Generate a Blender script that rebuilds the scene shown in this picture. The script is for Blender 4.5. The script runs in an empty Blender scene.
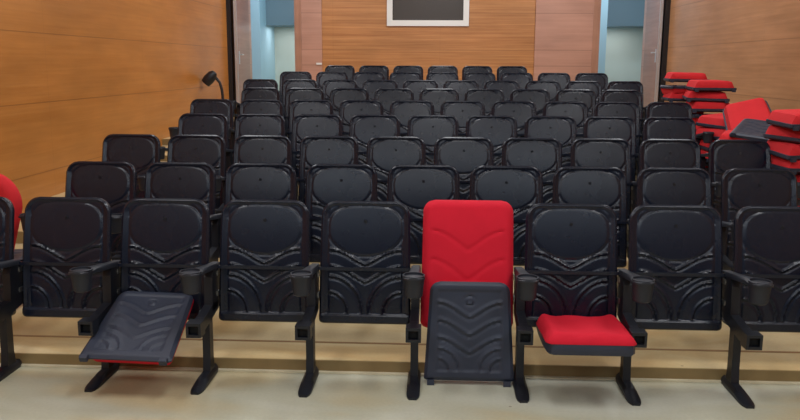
import bpy, bmesh, math, random
from mathutils import Vector, Matrix, Euler
random.seed(7)
sc = bpy.context.scene
C = sc.collection
PI = math.pi

# ------------------------------------------------------------------ materials
def srgb(r, g, b):
    f = lambda c: (c/255/12.92) if c/255 <= .04045 else ((c/255+.055)/1.055)**2.4
    return (f(r), f(g), f(b), 1)

def mat(name, col, rough=.5, metal=0., spec=.5, noise=None, bump=None, emit=None):
    m = bpy.data.materials.new(name); m.use_nodes = True
    nt = m.node_tree; b = nt.nodes['Principled BSDF']
    b.inputs['Base Color'].default_value = col
    b.inputs['Roughness'].default_value = rough
    b.inputs['Metallic'].default_value = metal
    b.inputs['Specular IOR Level'].default_value = spec
    if emit:
        b.inputs['Emission Color'].default_value = emit[0]; b.inputs['Emission Strength'].default_value = emit[1]
    tc = nt.nodes.new('ShaderNodeTexCoord')
    if noise:
        sc_, amt = noise
        n = nt.nodes.new('ShaderNodeTexNoise'); n.inputs['Scale'].default_value = sc_; n.inputs['Detail'].default_value = 4
        nt.links.new(tc.outputs['Object'], n.inputs['Vector'])
        mx = nt.nodes.new('ShaderNodeMix'); mx.data_type = 'RGBA'
        nt.links.new(n.outputs['Fac'], mx.inputs['Factor'])
        mx.inputs['A'].default_value = tuple(c*(1-amt) for c in col[:3])+(1,)
        mx.inputs['B'].default_value = tuple(min(1, c*(1+amt)) for c in col[:3])+(1,)
        nt.links.new(mx.outputs['Result'], b.inputs['Base Color'])
    if bump:
        n2 = nt.nodes.new('ShaderNodeTexNoise'); n2.inputs['Scale'].default_value = bump[0]; n2.inputs['Detail'].default_value = 5
        nt.links.new(tc.outputs['Object'], n2.inputs['Vector'])
        bp = nt.nodes.new('ShaderNodeBump'); bp.inputs['Strength'].default_value = bump[1]; bp.inputs['Distance'].default_value = .002
        nt.links.new(n2.outputs['Fac'], bp.inputs['Height']); nt.links.new(bp.outputs['Normal'], b.inputs['Normal'])
    return m

def wood_mat(name, c1, c2, grain=(1.2, 1.2, 42), grooves=(), vgap=None, vaxis='Y', rough=.31, blotch=.12, groove_w=.005):
    """veneer panels: fine grain along the wall, soft blotches, dark panel joints at given heights"""
    m = bpy.data.materials.new(name); m.use_nodes = True
    nt = m.node_tree; N = nt.nodes; L = nt.links
    b = N['Principled BSDF']; b.inputs['Roughness'].default_value = rough
    tc = N.new('ShaderNodeTexCoord')
    mp = N.new('ShaderNodeMapping'); mp.inputs['Scale'].default_value = grain
    L.new(tc.outputs['Object'], mp.inputs['Vector'])
    n = N.new('ShaderNodeTexNoise'); n.inputs['Scale'].default_value = 1; n.inputs['Detail'].default_value = 6; n.inputs['Roughness'].default_value = .65
    L.new(mp.outputs['Vector'], n.inputs['Vector'])
    cr = N.new('ShaderNodeValToRGB')
    cr.color_ramp.elements[0].position = .3; cr.color_ramp.elements[0].color = c1
    cr.color_ramp.elements[1].position = .7; cr.color_ramp.elements[1].color = c2
    L.new(n.outputs['Fac'], cr.inputs['Fac'])
    col = cr.outputs['Color']
    n2 = N.new('ShaderNodeTexNoise'); n2.inputs['Scale'].default_value = 1.4; n2.inputs['Detail'].default_value = 3
    mp2 = N.new('ShaderNodeMapping'); mp2.inputs['Scale'].default_value = (.8, .8, 2.4)
    L.new(tc.outputs['Object'], mp2.inputs['Vector']); L.new(mp2.outputs['Vector'], n2.inputs['Vector'])
    mr = N.new('ShaderNodeMapRange'); mr.inputs['From Min'].default_value = .3; mr.inputs['From Max'].default_value = .7
    mr.inputs['To Min'].default_value = 1-blotch; mr.inputs['To Max'].default_value = 1+blotch
    L.new(n2.outputs['Fac'], mr.inputs['Value'])
    vm = N.new('ShaderNodeVectorMath'); vm.operation = 'SCALE'
    L.new(col, vm.inputs[0]); L.new(mr.outputs['Result'], vm.inputs['Scale'])
    col = vm.outputs['Vector']
    sx = N.new('ShaderNodeSeparateXYZ'); L.new(tc.outputs['Object'], sx.inputs['Vector'])
    mask = None
    def orr(a, s):
        if a is None: return s
        q = N.new('ShaderNodeMath'); q.operation = 'MAXIMUM'; L.new(a, q.inputs[0]); L.new(s, q.inputs[1]); return q.outputs[0]
    for gz in grooves:
        q = N.new('ShaderNodeMath'); q.operation = 'COMPARE'; q.inputs[1].default_value = gz; q.inputs[2].default_value = groove_w
        L.new(sx.outputs['Z'], q.inputs[0]); mask = orr(mask, q.outputs[0])
    if vgap:
        md = N.new('ShaderNodeMath'); md.operation = 'PINGPONG'; md.inputs[1].default_value = vgap/2
        L.new(sx.outputs[vaxis], md.inputs[0])
        q = N.new('ShaderNodeMath'); q.operation = 'LESS_THAN'; q.inputs[1].default_value = .003; L.new(md.outputs[0], q.inputs[0])
        h = N.new('ShaderNodeMath'); h.operation = 'MULTIPLY'; h.inputs[1].default_value = .4; L.new(q.outputs[0], h.inputs[0])
        mask = orr(mask, h.outputs[0])
    if mask is not None:
        mx = N.new('ShaderNodeMix'); mx.data_type = 'RGBA'
        s = N.new('ShaderNodeMath'); s.operation = 'MULTIPLY'; s.inputs[1].default_value = .38; L.new(mask, s.inputs[0])
        L.new(s.outputs[0], mx.inputs['Factor']); L.new(col, mx.inputs['A']); mx.inputs['B'].default_value = srgb(70, 40, 22)
        col = mx.outputs['Result']
    L.new(col, b.inputs['Base Color'])
    return m

GR = (.57, 1.20, 1.82, 2.46, 3.10)
M_wall_l = wood_mat('orange_veneer', srgb(176, 112, 50), srgb(190, 127, 63), grain=(1, .9, 30), grooves=GR, vgap=2.4, vaxis='Y')
M_wall_r = wood_mat('brown_veneer', srgb(160, 116, 78), srgb(182, 136, 98), grain=(1, .9, 30), grooves=(.6, 1.2, 1.85, 2.48, 3.1), vgap=2.4, vaxis='Y')
M_wall_b = wood_mat('back_veneer', srgb(160, 104, 60), srgb(198, 142, 90), grain=(.7, 1, 36), grooves=(1.81, 2.46), vgap=1.93, vaxis='X', groove_w=.004)
M_wall_p = wood_mat('rose_veneer', srgb(178, 134, 116), srgb(190, 146, 128), grain=(.7, 1, 30), grooves=(1.54, 1.82, 2.46), groove_w=.006)
M_jamb = wood_mat('jamb_veneer', srgb(160, 118, 98), srgb(178, 134, 112), grain=(20, 20, 1))
M_leaf = wood_mat('leaf_veneer', srgb(146, 108, 92), srgb(166, 128, 112), grain=(1, 1, 24))
M_black = mat('black_plastic', srgb(19, 24, 38), rough=.27, spec=.42, bump=(900, .12), noise=(6, .12))
M_pan = mat('worn_black_plastic', srgb(44, 50, 66), rough=.5, bump=(700, .15), noise=(9, .12))
M_metal = mat('black_painted_steel', srgb(18, 21, 30), rough=.42, noise=(12, .15))
M_cup = mat('grey_black_plastic', srgb(28, 32, 42), rough=.5, bump=(600, .2))
M_hole = mat('dark_opening', srgb(8, 8, 10), rough=.8)
M_red = mat('red_fabric', srgb(210, 28, 50), rough=.85, spec=.25, noise=(14, .08), bump=(1500, .5))
M_red2 = mat('bright_red_fabric', srgb(212, 44, 50), rough=.85, spec=.25, noise=(8, .12), bump=(1200, .5))
M_screw = mat('zinc_screw', srgb(190, 190, 190), rough=.3, metal=1)
M_white = mat('white_frame', srgb(226, 226, 224), rough=.4)
M_glass = mat('dark_glass', srgb(66, 60, 56), rough=.35, noise=(1.2, .15))
M_ceil = mat('ceiling_paint', srgb(225, 224, 220), rough=.9, noise=(3, .03))
M_hall = mat('pale_blue_paint', srgb(184, 214, 226), rough=.6, noise=(2, .03))
M_hall2 = mat('grey_cream_paint', srgb(204, 208, 196), rough=.6, noise=(2, .03))
M_soffit = mat('slate_blue_paint', srgb(120, 140, 150), rough=.6)
M_front_dark = mat('darkened_front_wall', srgb(40, 44, 56), rough=.9, noise=(4, .2))  # unseen front wall, coloured dark to keep reflections off the chair shells
M_dark = mat('dark_frame', srgb(28, 28, 32), rough=.4, noise=(5, .1))
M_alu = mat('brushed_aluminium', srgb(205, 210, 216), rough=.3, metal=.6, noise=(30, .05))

def floor_mat(name, c1, c2, c3, seam=None, sc0=1.1):
    m = bpy.data.materials.new(name); m.use_nodes = True
    nt = m.node_tree; N = nt.nodes; L = nt.links; b = N['Principled BSDF']
    b.inputs['Roughness'].default_value = .42
    tc = N.new('ShaderNodeTexCoord')
    n = N.new('ShaderNodeTexNoise'); n.inputs['Scale'].default_value = sc0; n.inputs['Detail'].default_value = 3; n.inputs['Distortion'].default_value = .6
    mp = N.new('ShaderNodeMapping'); mp.inputs['Scale'].default_value = (1, 2.2, 1); mp.inputs['Location'].default_value = (3.1, .4, 0)
    L.new(tc.outputs['Object'], mp.inputs['Vector']); L.new(mp.outputs['Vector'], n.inputs['Vector'])
    cr = N.new('ShaderNodeValToRGB'); e = cr.color_ramp.elements
    e[0].position = .34; e[0].color = c1; e[1].position = .66; e[1].color = c3
    x = e.new(.5); x.color = c2
    L.new(n.outputs['Fac'], cr.inputs['Fac'])
    n2 = N.new('ShaderNodeTexNoise'); n2.inputs['Scale'].default_value = 60; n2.inputs['Detail'].default_value = 4
    L.new(tc.outputs['Object'], n2.inputs['Vector'])
    mr = N.new('ShaderNodeMapRange'); mr.inputs['To Min'].default_value = .9; mr.inputs['To Max'].default_value = 1.1
    L.new(n2.outputs['Fac'], mr.inputs['Value'])
    vm = N.new('ShaderNodeVectorMath'); vm.operation = 'SCALE'; L.new(cr.outputs['Color'], vm.inputs[0]); L.new(mr.outputs['Result'], vm.inputs['Scale'])
    # sparse dark specks
    v = N.new('ShaderNodeTexVoronoi'); v.inputs['Scale'].default_value = 3.2; L.new(tc.outputs['Object'], v.inputs['Vector'])
    lt = N.new('ShaderNodeMath'); lt.operation = 'LESS_THAN'; lt.inputs[1].default_value = .028; L.new(v.outputs['Distance'], lt.inputs[0])
    mx = N.new('ShaderNodeMix'); mx.data_type = 'RGBA'
    s = N.new('ShaderNodeMath'); s.operation = 'MULTIPLY'; s.inputs[1].default_value = .5; L.new(lt.outputs[0], s.inputs[0])
    L.new(s.outputs[0], mx.inputs['Factor']); L.new(vm.outputs['Vector'], mx.inputs['A']); mx.inputs['B'].default_value = srgb(80, 60, 45)
    L.new(mx.outputs['Result'], b.inputs['Base Color'])
    return m
M_floor = floor_mat('grey_beige_vinyl', srgb(186, 172, 136), srgb(182, 180, 158), srgb(192, 192, 176), sc0=.9)
M_tier = floor_mat('tan_vinyl', srgb(188, 158, 108), srgb(198, 174, 126), srgb(208, 190, 148), sc0=1.3)
M_seam = mat('brown_seam', srgb(138, 104, 62), rough=.6)
M_riser = mat('olive_brown_riser', srgb(138, 116, 76), rough=.6, noise=(10, .2))
M_sill = mat('pale_edge', srgb(216, 206, 176), rough=.5, noise=(8, .08))

# ------------------------------------------------------------------ mesh helpers
def obj(name, bm, m, parent=None, smooth=False, bevel=0.0):
    me = bpy.data.meshes.new(name)
    if bevel:
        bmesh.ops.bevel(bm, geom=[e for e in bm.edges if e.is_manifold and e.calc_face_angle(0) > .6], offset=bevel, segments=2, affect='EDGES', clamp_overlap=True)
    bmesh.ops.recalc_face_normals(bm, faces=bm.faces)
    if smooth:
        for f in bm.faces: f.smooth = True
    bm.to_mesh(me); bm.free()
    for mm in (m if isinstance(m, (list, tuple)) else [m]): me.materials.append(mm)
    if smooth:
        try: me.set_sharp_from_angle(angle=math.radians(42))
        except Exception: pass
    o = bpy.data.objects.new(name, me); C.objects.link(o)
    if parent: o.parent = parent
    return o

def box(bm, x0, x1, y0, y1, z0, z1, M=None):
    vs = [bm.verts.new((x, y, z)) for z in (z0, z1) for y in (y0, y1) for x in (x0, x1)]
    for f in ((0, 1, 3, 2), (4, 6, 7, 5), (0, 4, 5, 1), (2, 3, 7, 6), (0, 2, 6, 4), (1, 5, 7, 3)):
        bm.faces.new([vs[i] for i in f])
    if M is not None:
        for v in vs: v.co = M @ v.co
    return vs

def prism(bm, prof, x0, x1):
    """profile of (y,z) points swept along x"""
    a = [bm.verts.new((x0, y, z)) for y, z in prof]; b = [bm.verts.new((x1, y, z)) for y, z in prof]
    n = len(prof)
    bm.faces.new(a); bm.faces.new(b[::-1])
    for i in range(n): bm.faces.new((a[i], a[(i+1) % n], b[(i+1) % n], b[i]))

def loft(bm, rings, cap0=True, cap1=True):
    R = [[bm.verts.new(p) for p in r] for r in rings]; n = len(R[0])
    for a, b in zip(R, R[1:]):
        for i in range(n): bm.faces.new((a[i], a[(i+1) % n], b[(i+1) % n], b[i]))
    if cap0: bm.faces.new(R[0][::-1])
    if cap1: bm.faces.new(R[-1])

def circ(x, y, z, r, n=20, ry=None, ax='z'):
    ry = ry or r; o = []
    for i in range(n):
        a = 2*PI*i/n; c, s = r*math.cos(a), ry*math.sin(a)
        o.append((x+c, y+s, z) if ax == 'z' else (x+c, y, z+s) if ax == 'y' else (x, y+c, z+s))
    return o

def tube(bm, pts, r, n=8):
    rings = []
    for i, p in enumerate(pts):
        p = Vector(p); t = (Vector(pts[min(i+1, len(pts)-1)])-Vector(pts[max(i-1, 0)])).normalized()
        u = t.cross(Vector((0, 0, 1)) if abs(t.z) < .9 else Vector((1, 0, 0))).normalized(); w = t.cross(u)
        rings.append([tuple(p+u*(r*math.cos(2*PI*k/n))+w*(r*math.sin(2*PI*k/n))) for k in range(n)])
    loft(bm, rings)

def panel(bm, halfw, H, dep, thick, rt, rb, nx=44, ny=60, spine=lambda v: (0., v), back=None):
    """a rounded, relief-moulded panel. halfw(v): half width; dep(u,v,e): relief towards -y; spine(v): (y,z) of the panel's centre line."""
    vs = []
    for j in range(ny+1):
        t = j/ny
        v = H*(t - .035*math.sin(2*PI*t)/1.0)
        vs.append(v)
    F, B = [], []
    for v in vs:
        w = halfw(v)
        if v > H-rt: d = v-(H-rt); w = w-rt+math.sqrt(max(0, rt*rt-d*d))
        if v < rb: d = rb-v; w = w-rb+math.sqrt(max(0, rb*rb-d*d))
        y0, z0 = spine(v)
        y1, z1 = spine(v+1e-3); ty, tz = (y1-y0)/1e-3, (z1-z0)/1e-3; L = math.hypot(ty, tz)
        ny_, nz_ = -tz/L, ty/L          # normal towards the viewer
        rf, rbk = [], []
        for i in range(nx+1):
            s = -1+2*i/nx; s = s*(1.15-.15*abs(s)) if abs(s) < 1 else s
            u = max(-1, min(1, s))*w
            ex = min(w-abs(u), v, H-v)
            # distance to the rounded outline
            if v > H-rt and abs(u) > halfw(v)-rt: ex = max(0, rt-math.hypot(v-(H-rt), abs(u)-(halfw(v)-rt)))
            if v < rb and abs(u) > halfw(v)-rb: ex = max(0, rb-math.hypot(rb-v, abs(u)-(halfw(v)-rb)))
            d = dep(u, v, ex)
            rf.append(bm.verts.new((u, y0+ny_*d, z0+nz_*d)))
            db = -thick if back is None else back(u, v, ex)
            rbk.append(bm.verts.new((u*.995, y0+ny_*db, z0+nz_*db)))
        F.append(rf); B.append(rbk)
    for j in range(ny):
        for i in range(nx):
            bm.faces.new((F[j][i], F[j][i+1], F[j+1][i+1], F[j+1][i]))
            bm.faces.new((B[j][i], B[j+1][i], B[j+1][i+1], B[j][i+1]))
    for i in range(nx):
        bm.faces.new((F[0][i], B[0][i], B[0][i+1], F[0][i+1])); bm.faces.new((F[ny][i], F[ny][i+1], B[ny][i+1], B[ny][i]))
    for j in range(ny):
        bm.faces.new((F[j][0], F[j+1][0], B[j+1][0], B[j][0])); bm.faces.new((F[j][nx], B[j][nx], B[j+1][nx], F[j+1][nx]))

def sstep(a, b, x):
    t = max(0, min(1, (x-a)/(b-a))); return t*t*(3-2*t)

def gull(u, U, vc, a, p=1.0):     # V with arms that flatten outwards
    return vc+a*math.sin(PI/2*min(1, abs(u)/U))**p

def line_d(v, f, u):              # distance from the curve v=f(u)
    s = (f(u+.002)-f(u-.002))/.004
    return (v-f(u))/math.sqrt(1+s*s)

# --- back shell relief
H = .622
def shell_half(v): return .236-.010*(v/H)
def shell_dep(u, v, e):
    d = .007*(1-sstep(.010, .026, e))
    d -= .009*(1-sstep(0, .012, e))                      # rounded outer edge
    if v < .052: d = max(d, .012*(1-sstep(.04, .052, v)) - .008*(1-sstep(0, .008, min(v, e))))
    if e < .03 or v < .05: return d
    au = abs(u)
    # oval head panel
    vo = .470
    q = math.hypot(au/.190, (v-vo)/.124) if v < vo else ((au/.190)**3.2+((v-vo)/.128)**3.2)**(1/3.2)
    dist = (q-1)*.15
    d -= .004*math.exp(-(dist/.005)**2)
    d += .0015*(1-sstep(-.006, .006, dist))
    if dist < .004: return d
    g1 = line_d(v, lambda x: gull(x, .185, .300, .075, 1.25), au)
    g2 = line_d(v, lambda x: gull(x, .185, .212, .080, 1.25), au)
    for g in (g1, g2):
        if au < .182:
            d += .007*math.exp(-(((g-.004)/.005)**2)) - .005*math.exp(-(((g+.007)/.0045)**2))
    if au < .188:
        r = math.hypot((au-.188)/.175, (v-.055)/.190)
        r2 = math.hypot((au-.188)/.100, (v-.055)/.110)
        if g2 < -.012:
            d += .0065*math.exp(-(((r-1)*.17)/.005)**2) - .005*math.exp(-(((r-1)*.17+.012)/.006)**2)
        d += .0065*math.exp(-(((r2-1)*.10)/.005)**2) - .005*math.exp(-(((r2-1)*.10+.012)/.006)**2)
    d -= .004*math.exp(-((au-.192)/.005)**2)
    return d
def shell_spine(v):               # leans back, slightly bowed
    t = v/H
    return (-.105+.105*t-.018*math.sin(PI*t), .248+.620*t)

# --- seat pan underside relief
HS = .490
def pan_half(v): return .222-.028*(v/HS)
def pan_dep(u, v, e):
    d = -.014*(1-sstep(0, .016, e))
    au = abs(u)
    if au < .158 and .045 < v < .420:
        d -= .004*sstep(.158, .150, au)*sstep(.045, .053, v)*sstep(.420, .412, v) if False else 0
    inner = min(.160-au, v-.045, .452-v)
    d -= .005*sstep(0, .008, inner)
    if inner > .004:
        for vc in (.315, .228, .140):
            g = line_d(v, lambda x: gull(x, .16, vc, .075, 1.25), au)
            if vc > .13 or au > .0:
                d += .006*math.exp(-((g-.004)/.008)**2) - .006*math.exp(-((g+.010)/.006)**2)
        for R_ in (.115, .065):
            r = math.hypot(au-.160, (v-.050))
            if v < .05+R_+.02: d += .006*math.exp(-((r-R_)/.007)**2) - .005*math.exp(-((r-R_+.012)/.006)**2)
    r = math.hypot(u, v-.398)
    d += .004*(1-sstep(.016, .020, r)) - .006*math.exp(-((r-.024)/.004)**2) - .004*(1-sstep(.002, .008, r))
    return d

# --- red cushions
def cush_dep(u, v, e):
    return .040*(1-(1-min(1, e/.05))**2.4)
HB = .640
def back_cush_dep(u, v, e):
    d = .036*(1-(1-min(1, e/.045))**2.4)
    au = abs(u)
    for vc, a in ((.395, .095), (.245, .105), (.10, .10)):
        g = line_d(v, lambda x: gull(x, .19, vc, a, 1.1), au)
        if au < .18: d -= .007*math.exp(-(g/.006)**2)
    d += .006*math.exp(-(((v-.50)/.09)**2))
    return d

# ------------------------------------------------------------------ prototypes
def thing(name, label, cat, loc, group=None, rot=(0, 0, 0)):
    o = bpy.data.objects.new(name, None); C.objects.link(o)
    o.location = loc; o.rotation_euler = rot; o.empty_display_size = .1
    o['label'] = label; o['category'] = cat
    if group: o['group'] = group
    return o

def make_stand(parent, sx):
    """foot, post, hinge bracket and armrest with cup holder at local x = sx"""
    bm = bmesh.new()      # sled foot
    n = 16; rings = []
    for k in range(n+1):
        y = -.474+.336*k/n
        end = math.sqrt(max(.3, 1-((abs(k/n-.5)*2)**9)))
        hw = .032*end
        h = .014+.024*sstep(0, .5, k/n)*(1-.2*sstep(.75, 1, k/n))
        rings.append([(sx-hw, y, 0), (sx+hw, y, 0), (sx+hw, y, h*.55), (sx+hw*.55, y, h), (sx-hw*.55, y, h), (sx-hw, y, h*.55)])
    loft(bm, rings)
    loft(bm, [circ(sx, -.415, .012, .012, 10), circ(sx, -.415, .020, .010, 10)])
    foot = obj('foot', bm, M_metal, parent, smooth=True)
    bm = bmesh.new()      # post
    loft(bm, [[(sx+a*.019, y, z) for a, y in ((-1, y0), (1, y0), (1, y1), (-1, y1))] for z, y0, y1 in ((.02, -.275, -.195), (.10, -.262, -.205), (.30, -.255, -.200), (.345, -.25, -.19))])
    obj('post', bm, M_metal, parent, bevel=.004)
    bm = bmesh.new()      # hinge bracket
    prism(bm, [(-.40, .285), (-.33, .278), (-.24, .290), (-.09, .315), (-.085, .355), (-.20, .362), (-.33, .342), (-.40, .338)], sx-.021, sx+.021)
    w, h = .036, .035; cy, cz = -.425, .312
    for a, b_, c_, d_ in ((-w, w, .021, h), (-w, w, -h, -.021), (-w, -.024, -.021, .021), (.024, w, -.021, .021)):
        box(bm, sx+a, sx+b_, cy-.03, cy+.04, cz+c_, cz+d_)
    br = obj('hinge_bracket', bm, M_metal, parent, bevel=.004)
    bm = bmesh.new(); box(bm, sx-.024, sx+.024, cy-.005, cy+.02, cz-.021, cz+.021)
    obj('socket', bm, M_hole, br)
    bm = bmesh.new()      # upright side panel
    prism(bm, [(-.20, .33), (-.10, .33), (-.065, .37), (-.050, .530), (-.16, .545), (-.185, .50)], sx-.021, sx+.021)
    obj('side_column', bm, M_metal, parent, bevel=.004)
    bm = bmesh.new()      # armrest
    rings = []
    for y, z, hw, th in ((-.035, .544, .022, .024), (-.12, .554, .026, .026), (-.26, .574, .028, .026), (-.36, .590, .034, .024), (-.41, .596, .046, .020), (-.46, .600, .052, .016), (-.495, .602, .044, .014), (-.512, .602, .022, .012)):
        rings.append([(sx-hw, y, z-th), (sx+hw, y, z-th), (sx+hw, y, z-th*.3), (sx+hw*.75, y, z), (sx-hw*.75, y, z), (sx-hw, y, z-th*.3)])
    loft(bm, rings)
    arm = obj('armrest', bm, M_cup, parent, smooth=True)
    bm = bmesh.new()      # cup holder hanging below the arm's end
    cz0 = -.455
    loft(bm, [circ(sx, cz0, .500, .034), circ(sx, cz0, .506, .041), circ(sx, cz0, .594, .050), circ(sx, cz0, .6045, .052), circ(sx, cz0, .606, .050), circ(sx, cz0, .606, .045), circ(sx, cz0, .52, .036)], cap1=True)
    obj('cup_holder', bm, M_cup, arm, smooth=True)

def make_chair():
    t = thing('auditorium_chair', '', 'chair', (0, 0, 0))
    bm = bmesh.new()
    panel(bm, shell_half, H, shell_dep, .026, .078, .022, nx=76, ny=110, spine=shell_spine)
    sh = obj('backrest', bm, M_black, t, smooth=True)
    bm = bmesh.new()
    y0, z0 = shell_spine(.520)
    loft(bm, [circ(0, y0-.003, z0, .009, 10, ax='y'), circ(0, y0-.008, z0, .007, 10, ax='y')])
    obj('button', bm, M_metal, sh, smooth=True)
    for sx in (-1, 1):
        for z in (.395, .500):
            bm = bmesh.new()
            yy = shell_spine((z-.248))[0]
            loft(bm, [circ(sx*.244, yy-.020, z, .0065, 8, ax='y'), circ(sx*.244, yy-.029, z, .005, 8, ax='y')])
            box(bm, sx*.244-.010, sx*.244+.010, yy-.022, yy+.012, z-.012, z+.012)
            obj('screw', bm, M_screw, sh)
    bm = bmesh.new()
    box(bm, -.243, .243, -.098, -.088, .524, .541)
    box(bm, -.247, -.236, -.10, -.06, .520, .545); box(bm, .236, .247, -.10, -.06, .520, .545)
    obj('crossbar', bm, M_black, t, bevel=.003)
    make_stand(t, -.26)
    return t

def copy_tree(o, parent=None):
    c = o.copy(); C.objects.link(c); c.parent = parent
    for ch in [x for x in o.children]: copy_tree(ch, c)
    return c

def seat_unit(parent_name, label, cat, loc, M, group=None, red=M_red, cushion=True):
    """a loose seat: black moulded pan and red cushion; local frame: z up the seat's length, pan faces -y"""
    t = thing(parent_name, label, cat, loc, group)
    return t

SP = .52
ROWS = [  # back-top depth, back-top height, x of first chair, count
    (3.963, .868, -2.446, 9), (4.957, .932, -2.172, 9), (6.077, 1.009, -2.406, 10), (7.089, 1.113, -2.132, 9), (8.161, 1.195, -2.358, 10),
    (9.216, 1.284, -2.081, 9), (10.286, 1.361, -2.323, 10), (11.289, 1.452, -2.040, 9), (12.123, 1.540, -1.513, 6)]
TZ = [r[1]-.868 for r in ROWS]; TZ[0] = 0.0
EDGE = [None, 3.81] + [ROWS[k-1][0]-.145 for k in range(2, 9)]

# ------------------------------------------------------------------ the room
def struct(name, bm, m, parent=None, **k):
    o = obj(name, bm, m, parent, **k)
    if parent is None: o['kind'] = 'structure'
    return o
XL, XR, YB, YF, ZC = -3.61, 3.77, 14.5, -3.2, 3.75
bm = bmesh.new(); box(bm, XL-.2, XR+.2, YF, EDGE[1], -.12, 0); struct('floor', bm, M_floor)
for k in range(1, 9):
    y1 = EDGE[k+1] if k < 8 else YB+4.0
    bm = bmesh.new(); box(bm, XL-.2, XR+.2, EDGE[k]+.006, y1+.006, -.12, TZ[k]); struct('floor', bm, M_tier)
    bm = bmesh.new(); box(bm, XL, XR, EDGE[k], EDGE[k]+.006, TZ[k-1], TZ[k]-.002); struct('trim_%d' % (k+20), bm, M_riser)
    bm = bmesh.new(); box(bm, XL, XR, EDGE[k]-.022, EDGE[k], TZ[k-1], TZ[k-1]+.007); struct('trim_%d' % k, bm, M_sill)
bm = bmesh.new(); box(bm, XL, XR, EDGE[1]+.25, EDGE[1]+.272, TZ[1], TZ[1]+.0015); struct('trim_40', bm, M_seam)
bm = bmesh.new(); box(bm, XL-.2, XL, YF, YB, -.1, ZC); struct('wall_left', bm, M_wall_l)
bm = bmesh.new(); box(bm, XR, XR+.2, YF, YB, -.1, ZC); struct('wall_right', bm, M_wall_r)
bm = bmesh.new(); box(bm, XL-.2, XR+.2, YF-.2, YF, -.1, ZC); struct('wall_front', bm, M_front_dark)
bm = bmesh.new(); box(bm, XL-.2, XR+.2, YF, YB+4.2, ZC, ZC+.15); struct('ceiling', bm, M_ceil)
DL = (-3.47, -2.60); DR = (2.80, 3.64); DTOP = 3.05
WX = (-2.13, 1.69)                       # the main back panel
WIN = (-.955, .51, 2.235, 3.25)
bm = bmesh.new()                          # main back wall around the booth window
box(bm, WX[0], WIN[0], YB, YB+.2, .5, ZC); box(bm, WIN[1], WX[1], YB, YB+.2, .5, ZC)
box(bm, WIN[0], WIN[1], YB, YB+.2, .5, WIN[2]); box(bm, WIN[0], WIN[1], YB, YB+.2, WIN[3], ZC)
struct('wall_back', bm, M_wall_b)
bm = bmesh.new(); box(bm, DL[1]+.10, WX[0], YB-.03, YB+.2, .5, ZC); box(bm, XL-.2, DL[1]+.10, YB+.02, YB+.2, DTOP, ZC); box(bm, XL-.2, DL[0], YB, YB+.2, .5, DTOP)
struct('wall_back_left', bm, M_wall_p)
bm = bmesh.new(); box(bm, WX[1], DR[0]-.10, YB-.03, YB+.2, .5, ZC); box(bm, DR[0]-.10, XR+.2, YB+.02, YB+.2, DTOP, ZC); box(bm, DR[1], XR+.2, YB, YB+.2, .5, DTOP)
struct('wall_back_right', bm, M_wall_p)
# window
bm = bmesh.new(); fw = .10
a, b, z0, z1 = WIN
box(bm, a, b, YB-.03, YB+.06, z0, z0+fw); box(bm, a, b, YB-.03, YB+.06, z1-fw, z1)
box(bm, a, a+fw, YB-.03, YB+.06, z0+fw, z1-fw); box(bm, b-fw, b, YB-.03, YB+.06, z0+fw, z1-fw)
w = struct('window_1', bm, M_white, bevel=.006)
bm = bmesh.new(); box(bm, a+fw, b-fw, YB, YB+.02, z0+fw, z1-fw); obj('pane', bm, M_glass, w)
# door frames and leaves
for n, (d0, d1), s in ((1, DL, -1), (2, DR, 1)):
    bm = bmesh.new()
    inner = d1 if s < 0 else d0
    box(bm, *(sorted((inner, inner-s*.10))), YB-.05, YB+.22, TZ[8], DTOP)
    box(bm, *(sorted((inner-s*.02, inner+s*.02))), YB-.06, YB+.03, TZ[8], DTOP)
    box(bm, d0, d1, YB-.05, YB+.22, DTOP, DTOP+.10)
    fr = struct('trim_%d' % (30+n), bm, M_jamb)
    xh = d0 if s < 0 else d1
    bm = bmesh.new()
    box(bm, xh-.024, xh+.024, YB-.92, YB-.05, TZ[8]+.01, DTOP-.02)
    lf = struct('door_%d' % n, bm, M_leaf)
    bm = bmesh.new(); box(bm, xh-.026, xh+.026, YB-.935, YB-.92, TZ[8]+.01, DTOP-.02); obj('edge_glare_strip', bm, M_alu, lf)  # pale strip stands in for the bright reflection along the leaf's free edge
    bm = bmesh.new(); hx = xh-s*.03
    zh = 1.66 if s < 0 else 1.72
    box(bm, hx-.008, hx+.008, YB-.88, YB-.83, zh-.11, zh+.11)
    tube(bm, [(hx, YB-.855, zh+.05), (hx-s*.05, YB-.855, zh+.05), (hx-s*.05, YB-.75, zh+.05)], .011)
    obj('door_handle', bm, M_alu, lf)
# dark posts where the side walls end
bm = bmesh.new(); box(bm, XL, XL+.07, YB-.97, YB-.90, .5, ZC); struct('trim_33', bm, M_dark)
bm = bmesh.new(); box(bm, XR-.08, XR, YB-.97, YB-.90, .5, ZC); struct('trim_34', bm, M_dark)
# hallways beyond the doors
for n, x0, x1, s in ((1, -4.6, -2.2, -1), (2, 2.4, 4.9, 1)):
    bm = bmesh.new(); box(bm, x0-.1, x1+.1, YB+3.0, YB+3.1, .5, ZC); struct('wall_hall_back', bm, M_hall2)
    bm = bmesh.new(); box(bm, x0-.1, x0, YB+.2, YB+3.0, .5, ZC); box(bm, x1, x1+.1, YB+.2, YB+3.0, .5, ZC); struct('wall_hall_side', bm, M_hall)
    bm = bmesh.new()
    if s < 0: box(bm, -4.0, -3.62, YB+1.6, YB+3.0, .5, ZC)
    else: box(bm, 2.5, 3.28, YB+1.6, YB+3.0, .5, ZC)
    struct('wall_hall_return', bm, M_hall)
    bm = bmesh.new(); box(bm, x0, x1, YB+2.2, YB+3.0, 2.35, ZC); struct('ceiling_hall_soffit', bm, M_soffit)

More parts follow.
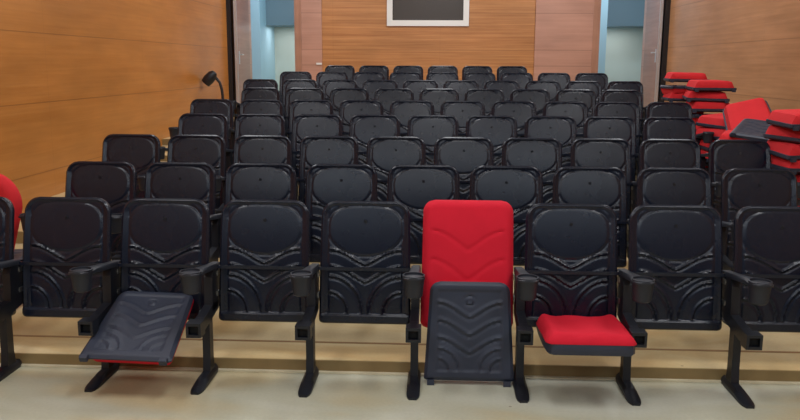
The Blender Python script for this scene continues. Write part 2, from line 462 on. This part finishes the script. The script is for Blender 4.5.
# ------------------------------------------------------------------ chairs
proto = make_chair()
ordn = ['first', 'second', 'third', 'fourth', 'fifth', 'sixth', 'seventh', 'eighth', 'ninth', 'tenth']
front_labels = {
    0: 'black chair shell cut off by the left edge of the photo in the front row',
    1: 'bare black front-row chair shell left of the one with an overturned seat',
    2: 'black front-row chair shell with an overturned seat pad lying before it',
    3: 'bare black front-row chair shell just right of the overturned seat pad',
    4: 'bare black front-row chair shell just left of the red-cushioned one',
    5: 'front-row chair with a tall red back cushion',
    6: 'black front-row chair with a red seat cushion folded down',
    7: 'bare black front-row chair shell just right of the lowered red seat',
    8: 'bare black front-row chair shell at the right edge of the photo'}
chairs = {}
first = True
def add_end_stand(t):
    for ch in list(t.children):
        if ch.name.split('.')[0] in ('foot', 'post', 'hinge_bracket', 'side_column', 'armrest'):
            c = copy_tree(ch, t); c.location.x += .52
row_names = ['front row', 'second row', 'third row', 'fourth row', 'fifth row', 'sixth row', 'seventh row', 'eighth row', 'back row']
for k, (yt, ht, x0, n) in enumerate(ROWS):
    for i in range(n):
        t = proto if first else copy_tree(proto)
        first = False
        t.location = (x0+SP*i, yt, TZ[k]); t['group'] = 'black auditorium chairs'
        if k == 0: t['label'] = front_labels[i]
        elif i == 0: t['label'] = 'black plastic chair shell at the left end of the %s' % row_names[k]
        elif i == n-1: t['label'] = 'black plastic chair shell at the right end of the %s' % row_names[k]
        elif n % 2 and i == n//2: t['label'] = 'black plastic chair shell in the very middle of the %s' % row_names[k]
        elif i < n/2: t['label'] = 'black plastic chair shell, %s from the left in the %s' % (ordn[i], row_names[k])
        else: t['label'] = 'black plastic chair shell, %s from the right in the %s' % (ordn[n-1-i], row_names[k])
        chairs[(k, i)] = t
for k in range(len(ROWS)):
    add_end_stand(chairs[(k, ROWS[k][3]-1)])

# red back cushion on the sixth front chair
t = chairs[(0, 5)]
bm = bmesh.new()
panel(bm, lambda v: .232-.006*(v/HB), HB, back_cush_dep, .004, .06, .03, nx=40, ny=80,
      spine=lambda v: (shell_spine(v*H/HB)[0]-.020, .240+.642*v/HB))
c = obj('back_cushion', bm, M_red, t, smooth=True); c['label'] = 'tall red fabric back cushion'
for ch in list(t.children):
    if ch.name.startswith('crossbar'): bpy.data.objects.remove(ch, do_unlink=True)

def make_pan(parent, red, tabs=True, res=1, puff=.055, pan_th=.022):
    bm = bmesh.new()
    panel(bm, pan_half, HS, pan_dep, pan_th, .050, .012, nx=int(48*res), ny=int(64*res))
    if tabs:
        box(bm, -.205, -.170, -.006, .020, -.022, .004); box(bm, .170, .205, -.006, .020, -.022, .004)
    p = obj('seat_pan', bm, M_pan, parent, smooth=True)
    bm = bmesh.new()
    panel(bm, lambda v: .203-.020*(v/(HS-.02)), HS-.02, lambda u, v, e: 0., 0, .05, .03, nx=int(28*res), ny=int(36*res),
          spine=lambda v: (pan_th, v+.01), back=lambda u, v, e: -(.006+puff*(1-(1-min(1, e/.045))**2.6)))
    q = obj('cushion', bm, red, parent, smooth=True)
    return p, q

# seat standing on the floor before the red chair
t = thing('seat_pad', '', 'seat', (.164, 3.678, .022), rot=(-.15, 0, 0))
t['label'] = 'grey-black seat underside standing upright before the tall red back cushion'
make_pan(t, M_red)
# overturned seat before the third chair
t = thing('seat_pad', 'overturned seat pad lying tilted between the armrest stands, moulded underside up', 'seat', (-1.444, 3.405, .214), rot=(-1.171, .02, -.009))
make_pan(t, M_red)[1].location = (.014, .004, .008)
# lowered red seat: pan below, cushion above
t = chairs[(0, 6)]
bm = bmesh.new()
cx = (.507+.899)/2 - t.location.x
def ring_seat(y, hw, zt, zb): return [(cx-hw, y, zb), (cx+hw, y, zb), (cx+hw, y, zt), (cx-hw, y, zt)]
rings = []
for y, hw, zt, zb in ((-.552, .155, .318, .278), (-.548, .182, .324, .268), (-.52, .198, .324, .262), (-.40, .204, .312, .255), (-.25, .204, .290, .250), (-.12, .200, .280, .250)):
    rings.append([(cx-hw*.94, y, zb), (cx+hw*.94, y, zb), (cx+hw, y, zb+.010), (cx+hw, y, zt), (cx-hw, y, zt), (cx-hw, y, zb+.010)])
loft(bm, rings)
seat = obj('seat', bm, M_pan, t, smooth=True)
bm = bmesh.new()
nx, ny = 30, 26; top, bot = [], []
for j in range(ny+1):
    tt = j/ny; y = -.553+.435*tt
    ra, rb_ = [], []
    for i in range(nx+1):
        s = -1+2*i/nx
        hw = .205*(1-.10*(1-min(1, tt/.10))**2-.12*max(0, (tt-.9)/.1)**2)
        e = min((1-abs(s))*hw, tt*.435+.004, (1-tt)*.435+.004)
        bul = 1-(1-min(1, e/.055))**2.3
        zb = .322-.040*tt
        wing = .016*sstep(.55, .95, abs(s))*sstep(.1, .5, tt)
        ra.append(bm.verts.new((cx+s*hw, y, zb+.044*bul+wing*bul+.003*math.sin(7*s+3*tt)*bul)))
        rb_.append(bm.verts.new((cx+s*hw, y, zb-.002)))
    top.append(ra); bot.append(rb_)
for j in range(ny):
    for i in range(nx):
        bm.faces.new((top[j][i], top[j][i+1], top[j+1][i+1], top[j+1][i])); bm.faces.new((bot[j][i], bot[j+1][i], bot[j+1][i+1], bot[j][i+1]))
for i in range(nx):
    bm.faces.new((top[0][i], bot[0][i], bot[0][i+1], top[0][i+1])); bm.faces.new((top[ny][i], top[ny][i+1], bot[ny][i+1], bot[ny][i]))
for j in range(ny):
    bm.faces.new((top[j][0], top[j+1][0], bot[j+1][0], bot[j][0])); bm.faces.new((top[j][nx], bot[j][nx], bot[j+1][nx], top[j+1][nx]))
cu = obj('seat_cushion', bm, M_red, seat, smooth=True); cu['label'] = 'red fabric seat cushion'

# ------------------------------------------------------------------ piles of red seat pads by the right wall
pad = thing('seat_pad', '', 'seat pad', (0, 0, 0))
make_pan(pad, M_red2, res=.5, puff=.064, pan_th=.036)
pad_used = [False]
def floor_z(y):
    z = 0
    for k in range(1, 9):
        if y > EDGE[k]: z = TZ[k]
    return z
def put_pad(x, y, z, rot, label, group):
    o = pad if not pad_used[0] else copy_tree(pad); pad_used[0] = True
    e = Euler(rot, 'XYZ').to_matrix()
    c = e @ Vector((0, .035, .228))           # centre of the pad stays at x,y,z
    o.location = Vector((x, y, z))-c; o.rotation_euler = rot
    o['label'] = label; o['group'] = group
    return o
PADH = .109
rel = ['topmost', 'second from the top', 'third from the top', 'fourth from the top', 'fifth from the top', 'sixth from the top', 'seventh from the top', 'eighth from the top', 'ninth from the top', 'tenth from the top', 'eleventh from the top', 'twelfth from the top', 'thirteenth from the top']
def stack(x, y, n, where, group, jit=.03, yaw0=0., tilt=0., flips=None, top=None):
    z0 = floor_z(y+.25)
    for i in range(n):
        flip = (i % 2 == 0) if flips is None else flips[i % len(flips)]
        rx = (-PI/2 if flip else PI/2)+random.uniform(-.03, .03)
        yaw = yaw0+random.uniform(-.2, .2)+(0 if flip else PI)
        put_pad(x+random.uniform(-jit, jit), y+random.uniform(-jit, jit), z0+.045+PADH*i, (rx, random.uniform(-.03, .03)+tilt, yaw),
                'red seat pad, %s in the %s' % (rel[n-1-i], where), group)
    return z0+PADH*n
G1, G2 = 'seat pads stacked by the right wall', 'seat pads heaped beside the chairs'
UP = [False]
stack(2.78, 9.25, 9, 'stack near the right door', G1, .02, 0, 0, [False, True])
stack(2.87, 8.72, 9, 'stack right of the near-door one', G1, .02, 0, 0, [False, True, False, False])
stack(2.80, 7.85, 6, 'low heap behind the leaning pad', G2, .05, .3, .04, UP)
stack(2.66, 6.95, 6, 'low heap before the leaning pad', G2, .04, -.2, -.04, UP)
stack(2.70, 5.95, 9, 'column at the right edge', G2, .02, .15, .03, UP)
put_pad(2.84, 7.40, 1.06, (.95, .25, PI-.25), 'red seat pad leaning steeply on the heap, red face out', G2)
bpy.context.view_layer.update()
put_pad(2.74, 6.85, 1.00, (-1.35, .10, -.5), 'seat pad lying with its dark underside up on the heap', G2)

# loose red pads beyond the left end of the second row
for i in range(3):
    put_pad(-2.78, 4.62, TZ[1]+.045+PADH*i, (-PI/2, 0, .1*i), 'red and black seat pad, %s in the low stack left of the second row' % ['lowest', 'middle', 'uppermost'][i], 'loose pads on the left')
bm = bmesh.new()
t = thing('loose_cushion', 'rounded red cushion standing upright past the left end of the second row', 'cushion', (-2.87, 4.60, TZ[1]+PADH*3-.01), rot=(.06, .30, .05))
panel(bm, lambda v: .235, .56, lambda u, v, e: .045*(1-(1-min(1, e/.05))**2.4), .03, .20, .06, nx=36, ny=50)
obj('cover', bm, M_red2, t, smooth=True)

# gooseneck lamp standing by the left wall
lx, ly = -3.30, 12.0; lz = floor_z(ly)
t = thing('gooseneck_lamp', 'small black lamp with a bent neck standing by the left wood wall', 'lamp', (lx, ly, lz))
bm = bmesh.new(); loft(bm, [circ(0, 0, 0, .12), circ(0, 0, .015, .12), circ(0, 0, .03, .05)]); obj('base', bm, M_dark, t, smooth=True)
bm = bmesh.new(); tube(bm, [(0, 0, .02), (0, 0, .40), (-.01, 0, .50), (-.035, -.01, .60), (-.08, -.02, .66), (-.12, -.03, .70)], .022); obj('neck', bm, M_dark, t, smooth=True)
bm = bmesh.new()
Mr = Matrix.Translation((-.165, -.04, .68)) @ Matrix.Rotation(.75, 4, 'Y')
rr = [circ(0, 0, z, r_, 16) for z, r_ in ((-.12, .075), (-.04, .085), (.05, .075), (.10, .04))]
loft(bm, [[tuple(Mr @ Vector(p)) for p in r_] for r_ in rr])
obj('lamp_head', bm, M_metal, t, smooth=True)
# small wall plate
bm = bmesh.new(); box(bm, -2.235, -2.135, YB-.045, YB-.03, 1.545, 1.58)
o = obj('wall_plate', bm, M_white, bevel=.004); o['label'] = 'small white plate on the back wall above the last rows'; o['category'] = 'wall plate'

# ------------------------------------------------------------------ lights
def area(name, loc, sx, sy, power, col, rot=(0, 0, 0)):
    l = bpy.data.lights.new(name, 'AREA'); l.shape = 'RECTANGLE'; l.size = sx; l.size_y = sy; l.energy = power; l.color = col
    o = bpy.data.objects.new(name, l); C.objects.link(o); o.location = loc; o.rotation_euler = rot
    return o
for x in (-2.3, 0, 2.3):
    for y in (-1.0, 2.6, 6.2, 9.8, 13.0):
        area('ceiling_light', (x, y, ZC-.02), .6, 1.2, 31, (.95, .97, 1.0))
for x in (-3.0, 3.5):
    area('hall_light', (x, YB+2.45, 2.33), 1.0, .4, 6, (.9, .96, 1))
    area('hall_light', (x, YB+.7, ZC-.1), 1, .5, 26, (.7, .88, 1))
for x in (-1.6, 1.6):
    area('blue_fill_light', (x, -2.2, ZC-.05), 1.4, .9, 32, (.66, .82, 1.0), rot=(math.radians(22), 0, 0))  # added bluish fill from behind the camera, tints the chair shells
wd = bpy.data.worlds.new('world'); sc.world = wd; wd.use_nodes = True
wd.node_tree.nodes['Background'].inputs[0].default_value = (.75, .82, 1, 1); wd.node_tree.nodes['Background'].inputs[1].default_value = .1

# ------------------------------------------------------------------ camera
F, PT, YW, RL, CH = 788.71, .18235, .04858, .0046544, 1.5546
cy, sy = math.cos(YW), math.sin(YW)
fw_ = Vector((-sy*math.cos(PT), cy*math.cos(PT), -math.sin(PT)))
rt = Vector((cy, sy, 0)); up = rt.cross(fw_)
rt2 = rt*math.cos(RL)+up*math.sin(RL); up2 = up*math.cos(RL)-rt*math.sin(RL)
cam = bpy.data.cameras.new('camera'); co = bpy.data.objects.new('camera', cam); C.objects.link(co)
cam.sensor_width = 36; cam.lens = F*36/800
m = Matrix((rt2, up2, -fw_)).transposed().to_4x4(); m.translation = Vector((0, 0, CH)); co.matrix_world = m
sc.camera = co
sc.view_settings.view_transform = 'Standard'; sc.view_settings.look = 'None'; sc.view_settings.gamma = 1
sc.view_settings.use_curve_mapping = False; sc.view_settings.exposure = 0.16
